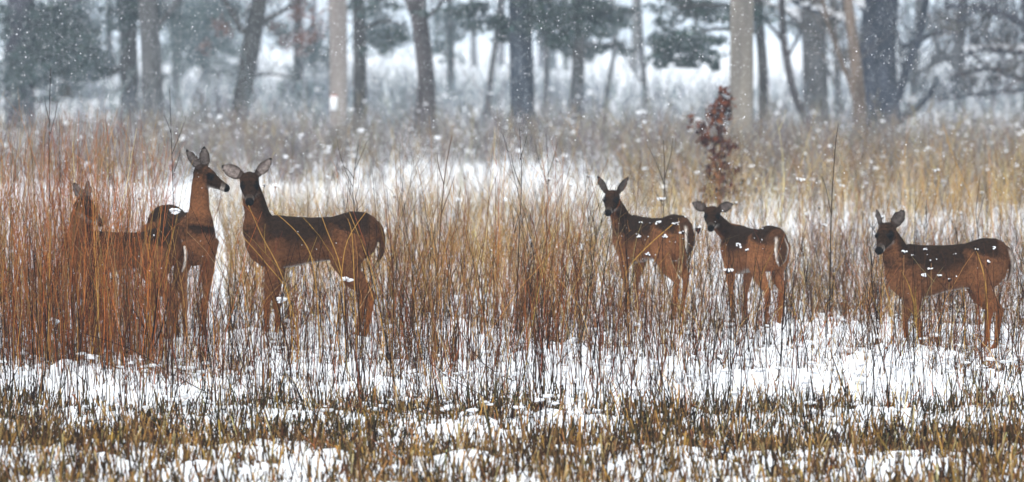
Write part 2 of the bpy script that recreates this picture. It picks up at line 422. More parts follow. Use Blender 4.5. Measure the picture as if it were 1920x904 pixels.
# snow caught on the low growth
a = Acc()
b, px = scatter(1200, -60, 2000, 600, 800, mask=lambda X, D, px: np.clip((vnoise(X, D, .4, 51) - .45) / .2, .03, 1))
N = len(b); b[:, 2] += rng.uniform(.01, .09, N); r = rng.gamma(3, .0055, N).clip(.004, .017)
blobs(a, b, np.stack([r * 1.7, r * 1.3, r * .6], 1), np.full((N, 3), .9), .35)
tag(a.build('snow_clumps', M_SNOW, smooth=True), 'small clumps of snow caught on the low tufts and stubble', 'snow', kind='stuff')

# ------------------------------------------------------------------ brush between meadow and trees, thicket behind
def brush(name, n, box, hh, rr, cols, w, lab, mask=None, snow=0, sr=.03, leaf=0):
    b, h, px = grass(name, n, box, hh, rr, cols, w, lab, cat='brush', leanv=.28, curv=.3, mask=mask, twigs=2.2, tw=(.1, .35), K=3, kink=.03)
    if snow:
        a = Acc(); k = rng.integers(0, len(b), snow); N = snow
        c = b[k].copy(); c[:, 2] += h[k] * rng.uniform(.2, 1.0, N); c[:, :2] += rng.normal(0, .15, (N, 2))
        r = rng.gamma(1.6, sr / 1.6, N).clip(.004, sr * 3)
        blobs(a, c, np.stack([r * 1.5, r * 1.2, r * .8], 1), np.full((N, 3), .9), .3)
        tag(a.build(name + '_snow', M_SNOW, smooth=True), 'snow lodged in the ' + lab, 'snow', kind='stuff')
brush('snowy_brush', 9500, (-60, 2000, 262, 352), lambda N, px, b: rng.gamma(5, .1, N).clip(.15, 1.0), (.003, .008), [GREYB, GREYB * 1.7, STRAW * .7, np.array([.15, .125, .135])], [4, 3, 1.5, 3],
      'grey twiggy brush at the foot of the trees', snow=3000, sr=.011, mask=lambda X, D, px: np.clip((vnoise(X, D, 2.5, 61) - .2) / .3, .2, 1))
brush('mottled_brush', 3000, (1180, 2000, 318, 400), lambda N, px, b: rng.gamma(5, .09, N).clip(.12, .9), (.003, .007), [GREYB * 1.4, GREYB * 2, STRAW, BROWN, TAN], [3, 3, 2, 2, 2],
      'mottled tan brush at the right edge of the meadow', snow=1300, sr=.009)
brush('dim_thicket', 6200, (-60, 2000, 165, 256), lambda N, px, b: rng.gamma(3, .30, N).clip(.2, 3.0) * (.35 + .9 * vnoise(b[:, 0], b[:, 1], 5, 66)), (.006, .016), [np.array([.24, .27, .29]), np.array([.12, .145, .165]), BROWN], [4, 3, .4],
      'dim scrubby thicket beyond the trees', snow=300, sr=.03, mask=lambda X, D, px: np.clip((vnoise(X, D, 6, 63) - .3) / .2, .1, 1))

# far woods that read as one soft mass
a = Acc()
N = 420; D = rng.uniform(240, 420, N); X = rng.uniform(-260, 260, N); keep = vnoise(X, D, 60, 71) > .42; X = X[keep]; D = D[keep]; N = len(X)
hh_ = rng.uniform(9, 15, N)
stems(a, np.stack([X, D, np.full(N, -.3)], 1), hh_, rng.uniform(.15, .35, N), rng.normal(0, .03, (N, 2)), rng.normal(0, .04, (N, 2)), pick(N, [GREYB * .6], [1]), pick(N, [GREYB * .6], [1]), K=3, S=5)
M = 14 * N; k = rng.integers(0, N, M); t = rng.beta(2, 1.3, M)
c = np.stack([X[k] + rng.normal(0, 1.7, M), D[k] + rng.normal(0, 1.7, M), hh_[k] * t + .8], 1)
cards(a, c, rng.uniform(.8, 2.2, M), rng.uniform(.3, .9, M), pick(M, [np.array([.05, .06, .055]), GREYB * .7], [2, 1]))
tag(a.build('far_woods', M_LEAF), 'distant woods fading into the falling snow', 'woods', kind='stuff')

# ------------------------------------------------------------------ trees
BARK_D = (.05, .047, .045); BARK_G = (.072, .070, .070); BARK_T = (.12, .09, .07)
PINE = [np.array([.045, .068, .062]), np.array([.07, .095, .09]), np.array([.03, .046, .046])]
OAKL = [np.array([.14, .06, .045]), np.array([.10, .05, .04]), np.array([.2, .09, .06])]

def tree(name, label, Y, path, limbs=(), crown=(), kind='bare', bark=BARK_D, top=11.0, leaves=PINE, twig=1.0, ldens=1.0, group=None, snowy=(), crownsize=1.0, leafsize=1.0):
    """path, limbs: photo-pixel polylines (x, y, width) on the plane y=Y; above the frame the trunk goes on up to its real height."""
    sc = F / Y
    base = P(path[0][0], path[0][1], Y); gz = Hf(base.x, Y) - .06
    root = bpy.data.objects.new(name, None); COL.objects.link(root); root.location = (base.x, Y, gz)
    tag(root, label, 'tree', group)
    O = (base.x, Y, gz)
    a = Acc()
    pts = [Vector((base.x, Y, gz))]; rads = [path[0][2] / sc / 2 * 1.22]
    pts.append(Vector((base.x, Y, gz + .28))); rads.append(path[0][2] / sc / 2 * 1.02)
    for (x, y, w) in path[1:]:
        p = P(x, y, Y)
        if p.z > pts[-1].z + .1: pts.append(p); rads.append(w / sc / 2)
    last = pts[-1]; slope = Vector((pts[-1].x - pts[-2].x, 0, pts[-1].z - pts[-2].z)); slope /= max(.2, slope.z)
    r = rads[-1]; z = last.z; x = last.x; yy = Y
    while z < top:
        z += 1.5; x += slope.x * 1.1 * .6 + random.uniform(-.12, .12); yy += random.uniform(-.15, .15); slope.x *= .6
        pts.append(Vector((x, yy, z))); rads.append(max(.03, r * (1 - (z - last.z) / (top - last.z + 1.6))))
    pp, rr = smooth_path(pts, rads, 3)
    tube(a, pp, rr, bark, bark, S=12)
    a.build('trunk', M_BARK, root, True, O)
    snow = Acc()
    tips = []
    def limb_mesh(P_, R_):
        la = Acc(); p2, r2 = smooth_path(P_, R_, 4)
        p2 = [p + np.array([random.uniform(-1, 1), random.uniform(-1, 1), random.uniform(-1, 1)]) * rr2 * .35 for p, rr2 in zip(p2, r2)]
        tube(la, p2, r2, bark, bark, S=7); la.build('limb', M_BARK, root, True, O)
        return p2, r2
    for li, L in enumerate(limbs):
        dy = random.uniform(-.4, .4)
        Pp = [P(x, y, Y + dy * k / max(1, len(L) - 1)) for k, (x, y, w) in enumerate(L)]; Rr = [w / sc / 2 for x, y, w in L]
        p2, r2 = limb_mesh(Pp, Rr)
        tips += [(np.array(list(p)), r * .5) for p, r in zip(p2[2:], r2[2:])]
        if li in snowy:
            c = np.array(p2) + np.array([0, -.02, 1]) * (np.array(r2)[:, None] * .9)
            cc = np.repeat(c, 3, 0) + rng.normal(0, .03, (len(c) * 3, 3)); rs = np.repeat(np.array(r2), 3) * 1.15
            blobs(snow, cc, np.stack([rs * 1.5, rs * 1.1, rs * .8], 1), np.full((len(cc), 3), .9), .2)
    # limbs above the frame
    nl = 7 if kind == 'bare' else 9
    ztop0 = max(last.z + .3, 3.2)
    for k in range(nl):
        z0 = ztop0 + (top - ztop0) * (k + .3) / nl; an = random.uniform(0, 6.28); ln = (top - z0) * .35 + 1.0
        jx = min(range(len(pp)), key=lambda q: abs(pp[q][2] - z0)); s0 = np.array(list(pp[jx])); r0 = rr[jx] * .5
        e = s0 + np.array([math.cos(an) * ln, math.sin(an) * ln, ln * (.7 if kind == 'bare' else .1)])
        m_ = (s0 + e) / 2 + np.array([0, 0, -.1 * ln])
        p2, r2 = limb_mesh([s0, m_, e], [r0, r0 * .6, .015])
        tips += [(np.array(list(p)), r * .5) for p, r in zip(p2[2:], r2[2:])]
    # twigs
    if twig > 0 and tips:
        ta = Acc(); n = int(len(tips) * 5 * twig)
        idx = rng.integers(0, len(tips), n)
        bs = np.array([tips[i][0] for i in idx]); rt = np.clip(np.array([tips[i][1] for i in idx]), .006, .03)
        stems(ta, bs, rng.uniform(.3, 1.3, n), rt * .5, rng.normal(0, .7, (n, 2)), rng.normal(0, .4, (n, 2)), np.repeat([bark], n, 0), np.repeat([bark], n, 0), K=3, kink=.04, tip=.3)
        ta.build('twigs', M_BARK, root, False, O)['kind'] = 'stuff'
    # crown: clumps of needle sprays or leaves
    ca = Acc(); any_c = False
    lst = []
    for (cx, cy, rx, ry, dens) in crown:
        c = np.array(P(cx, cy, Y + random.uniform(-.8, .8))); lst.append((c, rx / sc, max(.5, rx / sc * .7), ry / sc, dens))
    if kind != 'bare':
        for k in range(int(11 * crownsize)):
            z0 = random.uniform(3.6, top); sp = (top - z0) * .3 + .9; an = random.uniform(0, 6.28)
            lst.append((np.array([base.x + math.cos(an) * sp * random.random() * 1.3, Y + math.sin(an) * sp * random.random() * 1.3, z0]), random.uniform(.8, 1.5), random.uniform(.8, 1.5), random.uniform(.3, .6), .45))
    for (c, ax, ay, az_, dens) in lst:
        n = int(2800 * dens * ldens * (ax * az_ / .6) ** .75) + 40
        # sub-clumps so that the outline is uneven
        ns = max(5, n // 45); sub = rng.normal(0, .56, (ns, 3)); k = rng.integers(0, ns, n)
        u = sub[k] + rng.normal(0, .2, (n, 3))
        pts_ = c + u * np.array([ax, ay, az_]); any_c = True
        cards(ca, pts_, rng.uniform(.06, .17, n) * leafsize, rng.uniform(.03, .07, n) * leafsize, pick(n, leaves, [1] * len(leaves), .3), d=rng.normal(0, 1, (n, 3)) + np.array([0, 0, .3]))
    if any_c: ca.build('crown', M_LEAF, root, False, O)
    if snowy: snow.build('snow_cap', M_SNOW, root, True, O)
    return root

exec_trees = True
D = dist_of
tree('pine_tree', 'thick dark pine at the far left edge of the tree line', D(240), [(38, 240, 58), (36, 120, 54), (40, 0, 50)], limbs=[[(50, 110, 14), (110, 70, 10), (170, 60, 6)], [(45, 60, 14), (110, 20, 10), (160, -10, 8)]],
     crown=[(40, 40, 60, 60, 1.2), (110, 40, 60, 40, 1.1), (30, 130, 50, 40, .9), (120, 110, 70, 35, .9), (90, 150, 70, 24, .7), (150, 80, 40, 30, .7)], kind='pine', bark=(.045, .043, .055))
tree('pine_tree', 'rough pine trunk just left of its straight neighbour at the left of the woods', D(230), [(243, 235, 36), (242, 120, 34), (238, 0, 34)], limbs=[[(243, 120, 12), (200, 140, 8), (150, 150, 5)]],
     crown=[(240, 20, 45, 45, 1.1), (180, 135, 60, 22, .7), (110, 175, 60, 18, .5), (300, 30, 40, 30, .6)], kind='pine')
tree('bare_tree', 'straight grey trunk, right one of the close pair at the left', D(243), [(287, 240, 42), (284, 120, 38), (278, 0, 36)], limbs=[[(284, 60, 12), (320, 20, 9), (345, -20, 7)]], bark=BARK_G, twig=.8)
tree('oak_tree', 'leaning dark oak with a low fork to the left', D(238), [(447, 238, 34), (460, 150, 34), (474, 70, 34), (488, -10, 30)],
     limbs=[[(470, 78, 16), (445, 42, 13), (415, -8, 10)], [(478, 55, 12), (530, 20, 9), (580, -10, 7)], [(463, 142, 7), (520, 140, 5), (560, 150, 3)]],
     crown=[(520, 25, 60, 35, .25), (590, 45, 50, 45, .28), (400, 60, 40, 40, .12), (560, 90, 50, 30, .16)], kind='oak', leaves=OAKL, leafsize=.8, crownsize=.6)
tree('pine_tree', 'slim dark trunk close beside the pole with the small sign', D(250), [(675, 248, 26), (675, 120, 25), (672, 0, 24)], limbs=[[(675, 60, 8), (720, 40, 6), (760, 50, 4)]],
     crown=[(720, 70, 45, 28, .5), (700, 10, 50, 20, .6)], kind='pine')
tree('bare_tree', 'dark trunk widening at its foot, midway between the small sign and the big straight trunk', D(254), [(797, 254, 42), (799, 150, 32), (791, 70, 32), (783, 0, 32)], limbs=[[(790, 60, 10), (770, 20, 9), (755, -20, 8)], [(792, 40, 9), (830, 5, 7), (850, -20, 6)]], bark=(.065, .055, .055))
tree('young_tree', 'thin leaning grey sapling left of the big straight trunk', D(225), [(914, 228, 15), (920, 150, 12), (930, 70, 10), (938, 0, 9)], bark=BARK_G, top=7, twig=.6)
tree('pine_tree', 'big straight blue grey trunk near the middle of the tree line', D(262), [(980, 262, 47), (978, 130, 44), (975, 0, 43)],
     limbs=[[(985, 40, 14), (1060, 20, 10), (1150, 30, 6)], [(965, 50, 12), (910, 40, 9), (870, 60, 5)]],
     crown=[(930, 55, 45, 26, 1.0), (1030, 30, 60, 40, 1.2), (1110, 20, 60, 24, 1.1), (1060, 70, 50, 22, .7), (890, 20, 50, 14, .7)], kind='pine', bark=(.042, .05, .065))
tree('pine_tree', 'hazy pine with flat drooping boughs right of the big straight trunk', D(222), [(1080, 226, 26), (1084, 120, 24), (1086, 0, 22)],
     limbs=[[(1084, 90, 8), (1140, 85, 6), (1195, 95, 4)], [(1084, 60, 8), (1130, 40, 6), (1190, 20, 4)]],
     crown=[(1150, 90, 50, 11, .8), (1080, 95, 40, 22, .8), (1160, 20, 45, 16, .8), (1110, 50, 45, 20, .7)], kind='pine')
tree('young_tree', 'pale slender trunk just right of the big straight trunk', D(212), [(1022, 212, 12), (1025, 120, 10), (1022, 0, 9)], bark=BARK_G, top=8, twig=.5)
tree('young_tree', 'faint crooked sapling under the hazy pine boughs', D(208), [(1135, 208, 12), (1142, 150, 9), (1152, 90, 7), (1150, 20, 6)], bark=BARK_G, top=6, twig=.5)
tree('pine_tree', 'pine with a round dark bough left of the pale post', D(262), [(1432, 262, 20), (1430, 120, 18), (1420, 0, 18)],
     limbs=[[(1428, 60, 9), (1340, 55, 7), (1250, 75, 4)], [(1425, 10, 9), (1340, 10, 7), (1270, 15, 4)]],
     crown=[(1268, 78, 40, 24, 2.0), (1300, 90, 45, 20, 1.0), (1245, 95, 26, 20, 1.2), (1310, 18, 60, 20, 1.3), (1270, 118, 40, 14, .8), (1335, 120, 16, 10, .8), (1390, 30, 60, 26, .7)], kind='pine')
tree('bare_tree', 'slender dark tree bowed to the left, right of the pale post', D(246), [(1512, 246, 16), (1490, 180, 15), (1475, 110, 14), (1468, 60, 13), (1466, 0, 12)],
     limbs=[[(1474, 85, 8), (1450, 55, 6), (1430, 30, 4)], [(1475, 110, 7), (1500, 60, 5), (1505, 10, 4)]], top=8, bark=(.06, .05, .05))
tree('bare_tree', 'broad dim trunk behind the bowed slender tree', D(236), [(1530, 240, 50), (1528, 120, 46), (1524, 0, 44)], limbs=[[(1524, 50, 14), (1460, 15, 10), (1400, 0, 8)], [(1530, 60, 12), (1580, 20, 9), (1600, -10, 8)]],
     crown=[(1530, 60, 40, 40, .4)], bark=BARK_G, snowy=(0,))
tree('bare_tree', 'tan trunk pressed against the left side of the great oak', D(270), [(1612, 268, 27), (1610, 180, 25), (1602, 100, 22), (1590, 0, 18)],
     limbs=[[(1606, 190, 11), (1580, 120, 9), (1555, 50, 8), (1540, -10, 7)]], bark=BARK_T)
tree('oak_tree', 'great dark oak with spreading low limbs at the right', D(256), [(1650, 256, 78), (1648, 180, 74), (1645, 90, 70), (1652, 0, 66)],
     limbs=[[(1680, 190, 20), (1700, 130, 17), (1722, 70, 15), (1738, -10, 13)], [(1660, 62, 18), (1632, 30, 16), (1604, -10, 14)], [(1672, 235, 17), (1712, 208, 14), (1752, 168, 9)],
            [(1600, 40, 12), (1545, 25, 10), (1480, 0, 8)], [(1690, 90, 12), (1760, 60, 9), (1830, 20, 6)]],
     crown=[(1780, 40, 60, 40, .2), (1580, 70, 50, 40, .12)], kind='oak', leaves=[GREYB * .5, GREYB * .8], bark=(.035, .04, .055), snowy=(1, 3), leafsize=.7, top=13)
tree('oak_tree', 'dark twiggy tree filling the upper right corner', D(245), [(1945, 248, 50), (1942, 120, 46), (1935, 0, 42)],
     limbs=[[(1925, 100, 16), (1870, 92, 12), (1815, 96, 7)], [(1925, 150, 12), (1850, 130, 9), (1780, 150, 5)], [(1930, 50, 16), (1860, 20, 12), (1770, 10, 7)], [(1925, 170, 10), (1840, 175, 6), (1760, 190, 4)]],
     crown=[(1860, 40, 70, 50, .7), (1890, 120, 50, 45, .6), (1790, 30, 50, 30, .35), (1830, 150, 50, 30, .3)], kind='oak', leaves=[GREYB * .45, GREYB * .7, OAKL[1] * .7], bark=(.045, .042, .055), snowy=(0,), leafsize=.8, twig=2)
# paler pines farther back
tree('pine_tree', 'pale green pine mass behind the leaning oak', D(190), [(560, 190, 20), (560, 90, 18), (558, 0, 17)],
     crown=[(400, 60, 60, 50, .8), (360, 110, 50, 30, .6), (590, 100, 40, 50, .9), (560, 160, 40, 26, .7), (520, 60, 40, 30, .6), (430, 130, 50, 20, .4), (600, 180, 30, 22, .6)], kind='pine')
tree('pine_tree', 'pale far pine seen between the slim trunk and the big straight trunk', D(180), [(845, 182, 16), (845, 90, 14), (843, 0, 12)],
     crown=[(730, 75, 50, 26, .8), (845, 40, 30, 36, .9), (840, 95, 30, 20, .5), (700, 45, 40, 24, .6)], kind='pine')
tree('pine_tree', 'far pine with loose boughs at the left behind the close pair', D(185), [(330, 186, 18), (332, 90, 16), (335, 0, 14)],
     crown=[(340, 50, 40, 40, .7), (200, 170, 50, 18, .5), (330, 140, 30, 16, .4), (130, 60, 50, 50, .9), (60, 190, 40, 14, .4)], kind='pine')
tree('bare_tree', 'tangled many limbed bare tree in the haze right of the great oak', D(212), [(1712, 214, 16), (1714, 160, 14), (1718, 90, 12), (1722, 0, 10)], limbs=[[(1714, 180, 8), (1750, 120, 6), (1800, 60, 4)], [(1714, 170, 7), (1690, 110, 5), (1680, 40, 4)], [(1716, 140, 7), (1780, 110, 5), (1860, 100, 3)], [(1714, 190, 6), (1770, 180, 5), (1830, 160, 3)]], bark=BARK_G, twig=3)
tree('bare_tree', 'tangled grey bare tree between the bowed slender tree and the tan trunk', D(210), [(1572, 212, 14), (1570, 150, 12), (1566, 80, 11), (1560, 0, 10)], limbs=[[(1571, 170, 7), (1540, 110, 5), (1500, 60, 4)], [(1570, 140, 6), (1600, 90, 5), (1640, 50, 3)], [(1568, 110, 5), (1530, 60, 4), (1450, 30, 3)]], bark=BARK_G, twig=3)
tree('bare_tree', 'tangled grey bare tree in the haze left of the pale post', D(206), [(1210, 208, 12), (1208, 150, 10), (1202, 80, 9), (1198, 0, 8)], limbs=[[(1208, 160, 5), (1180, 120, 4), (1160, 90, 3)], [(1207, 130, 5), (1230, 90, 4), (1245, 60, 3)]], bark=BARK_G, twig=1.5)
tree('pine_tree', 'far misty pine filling the gap left of the leaning oak', D(158), [(385, 160, 14), (385, 80, 13), (386, 0, 12)],
     crown=[(370, 30, 60, 40, 1.2), (430, 90, 50, 26, .8), (340, 90, 40, 26, .7), (420, 20, 50, 30, 1.0)], kind='pine')
tree('pine_tree', 'far misty pine behind the two trunks at the left', D(152), [(205, 154, 14), (205, 80, 13), (204, 0, 12)],
     crown=[(190, 110, 50, 24, .8), (150, 40, 50, 40, 1.0), (120, 130, 50, 22, .7), (80, 90, 60, 40, .9)], kind='pine')
tree('bare_tree', 'hazy far trunk between the great oak and the corner tree', D(200), [(1800, 202, 24), (1798, 100, 22), (1806, 0, 20)], limbs=[[(1800, 120, 9), (1840, 70, 7), (1870, 10, 5)], [(1799, 140, 8), (1760, 90, 6), (1740, 40, 4)]], bark=BARK_G, twig=2)

# ------------------------------------------------------------------ poles
def pole(px, wy, w, label, c0, c1, sign=None, lean=0.0):
    g = G(px, wy); Y = g.y; sc = F / Y; r = w / sc / 2
    root = bpy.data.objects.new('utility_pole', None); COL.objects.link(root); gz = Hf(g.x, Y); root.location = (g.x, Y, gz)
    tag(root, label, 'pole')
    m = noise_mat('weathered_wood', c0, c1, 3, .9, .3, 12, (1, 1, .12))
    a = Acc(); pts = [(0 + lean * z, 0, z) for z in (-.3, .5, 1.5, 3, 5, 7, 9)]
    tube(a, pts, [r * 1.03, r * 1.02, r, r * .98, r * .93, r * .88, r * .82], (1, 1, 1), S=18)
    a.build('shaft', m, root, True)
    a = Acc(); tube(a, [(-1.1, .0, 8.3), (1.1, .0, 8.3)], [.06, .06], (1, 1, 1), S=6); a.build('crossarm', m, root)
    for x in (-.95, -.4, .4, .95):
        a = Acc(); tube(a, [(x, 0, 8.36), (x, 0, 8.44), (x, 0, 8.5)], [.02, .05, .03], (1, 1, 1), S=8)
        a.build('insulator', M_CER, root, True)
    if sign:
        sx, sy, sw, sh_ = sign; p = P(sx, sy, Y - r)
        a = Acc(); X, Z = p.x - g.x, p.z - gz; w2, h2 = sw / sc / 2, sh_ / sc / 2; y0, y1 = -r - .035, -r + .01
        V = [(X - w2, y0, Z - h2), (X + w2, y0, Z - h2), (X + w2, y0, Z + h2), (X - w2, y0, Z + h2), (X - w2, y1, Z - h2), (X + w2, y1, Z - h2), (X + w2, y1, Z + h2), (X - w2, y1, Z + h2)]
        a.add(V, [(0, 1, 2, 3), (5, 4, 7, 6), (4, 0, 3, 7), (1, 5, 6, 2), (3, 2, 6, 7), (4, 5, 1, 0)], [(1, 1, 1)] * 8)
        s = a.build('sign_plate', M_WHITE, root)
        s['label'] = 'small white plate on the post'
        a = Acc(); V2 = np.array(V); V2[:, 2] = np.where(V2[:, 2] > Z, Z + h2 + .025, Z + h2 + .002); a.add(V2, [(0, 1, 2, 3), (5, 4, 7, 6), (4, 0, 3, 7), (1, 5, 6, 2), (3, 2, 6, 7), (4, 5, 1, 0)], [(1, 1, 1)] * 8)
        a.build('red_tag', M_REDP, root)
    return root
M_CER = noise_mat('insulator_ceramic', (.08, .05, .04), (.12, .08, .06), 8, .3)
M_WHITE = noise_mat('white_plate', (.75, .77, .78), (.85, .86, .87), 10, .5)
M_REDP = noise_mat('red_tag', (.35, .08, .05), (.45, .12, .08), 10, .6)
pole(635, 278, 33, 'pale grey wooden pole carrying a small white sign plate', (.17, .15, .14), (.27, .24, .22), sign=(626, 194, 13, 26))
pole(1390, 322, 44, 'stout pale wooden post rising behind the red leaved sapling', (.12, .11, .10), (.27, .24, .20))

# ------------------------------------------------------------------ young oak with red leaves
def sapling():
    Y = D(400); b = P(1352, 400, Y); gz = Hf(b.x, Y) - .02; O = (b.x, Y, gz); sc = F / Y
    root = bpy.data.objects.new('oak_sapling', None); COL.objects.link(root); root.location = O
    tag(root, 'small sapling holding dark red brown leaves in front of the stout pale post', 'sapling')
    a = Acc(); main = [P(x, y, Y) for x, y in ((1352, 398), (1349, 320), (1352, 260), (1356, 180))]
    p, r = smooth_path(main, [.018, .014, .011, .004], 4); tube(a, p, r, (.05, .03, .025), S=6); a.build('trunk', M_BARK, root, True, O)
    la = Acc(); ta = Acc(); leafpts = []
    brs = [((1351, 268), (1325, 252), (1304, 232)), ((1352, 255), (1340, 225), (1330, 205)), ((1353, 230), (1345, 215), (1342, 212)), ((1350, 300), (1330, 275), (1316, 258)),
           ((1350, 320), (1362, 290), (1372, 270)), ((1350, 340), (1335, 325), (1328, 312)), ((1350, 345), (1365, 330), (1374, 318)), ((1354, 225), (1362, 205), (1366, 190)),
           ((1350, 372), (1335, 362), (1322, 356)), ((1351, 375), (1362, 362), (1374, 350)), ((1355, 200), (1358, 188), (1354, 176))]
    for br in brs:
        q = [P(x, y, Y + random.uniform(-.12, .12)) for x, y in br]; p, r = smooth_path(q, [.007, .005, .002], 3); tube(ta, p, r, (.06, .035, .03), S=4, closed=False)
        leafpts += [np.array(list(v)) for v in p[1:]]
    leafpts = np.array(leafpts + [np.array(list(P(x, y, Y))) for x, y in ((1352, 190), (1355, 182), (1345, 300), (1352, 310), (1340, 290), (1358, 330), (1330, 270), (1348, 345), (1355, 215), (1350, 365), (1352, 355), (1342, 332), (1358, 345), (1352, 240), (1346, 262), (1352, 278))])
    ta.build('branches', M_BARK, root, False, O)
    n = 800; k = rng.integers(0, len(leafpts), n); c = leafpts[k] + rng.normal(0, .042, (n, 3))
    cards(la, c, rng.uniform(.05, .12, n), rng.uniform(.025, .06, n), pick(n, [np.array([.085, .020, .008]), np.array([.035, .010, .006]), np.array([.14, .045, .018])], [3, 2, 1]), d=rng.normal(0, 1, (n, 3)) - np.array([0, 0, .5]))
    la.build('crown', M_LEAF, root, False, O)
sapling()

# ------------------------------------------------------------------ deer
SMO = lambda e0, e1, v: (lambda t: t * t * (3 - 2 * t))(min(1, max(0, (v - e0) / (e1 - e0))))
FUR_BACK = np.array([.022, .012, .007]); FUR_SIDE = np.array([.125, .052, .022]); FUR_LEG = np.array([.20, .068, .018]); FUR_WHITE = np.array([.72, .66, .60])
FUR_HEAD = np.array([.026, .014, .008]); FUR_BLACK = np.array([.008, .007, .007])
lerp = lambda a, b, t: a * (1 - t) + b * t

def loft(rings, colf, N=20):
    """rings: (centre, u, v, ra, rb) -> verts, faces, colours; colf(i, angle, point)"""
    V = []; C = []; Fc = []
    for i, (c, u, v, ra, rb) in enumerate(rings):
        for k in range(N):
            t = 2 * math.pi * k / N; p = c + u * (math.cos(t) * ra) + v * (math.sin(t) * rb)
            V.append(p); C.append(colf(i / (len(rings) - 1), t, p))
    n = len(rings)
    for i in range(n - 1):
        for k in range(N):
            k2 = (k + 1) % N; Fc.append((i * N + k, i * N + k2, (i + 1) * N + k2, (i + 1) * N + k))
    Fc.append(tuple(reversed(range(N)))); Fc.append(tuple(range((n - 1) * N, n * N)))
    return V, Fc, C

def tube_rings(pts, ra, rb, ref, sub=4):
    """Rings along a smooth path; ref is the direction for radius ra (kept perpendicular)."""
    pr, rr = smooth_path(pts, list(zip(ra, rb)) and [0] * len(pts), sub)
    n = len(pr); m = len(pts) - 1; out = []
    for i in range(n):
        s = i / sub; k = min(m - 1, int(s)); t = s - k; t = t * t * (3 - 2 * t)
        A = ra[k] * (1 - t) + ra[k + 1] * t; B = rb[k] * (1 - t) + rb[k + 1] * t
        tn = pr[min(n - 1, i + 1)] - pr[max(0, i - 1)]; tn = Vector(tn).normalized()
        v = tn.cross(Vector(ref)).normalized(); u = v.cross(tn).normalized()
        out.append((Vector(pr[i]), u, v, A, B))
    return out

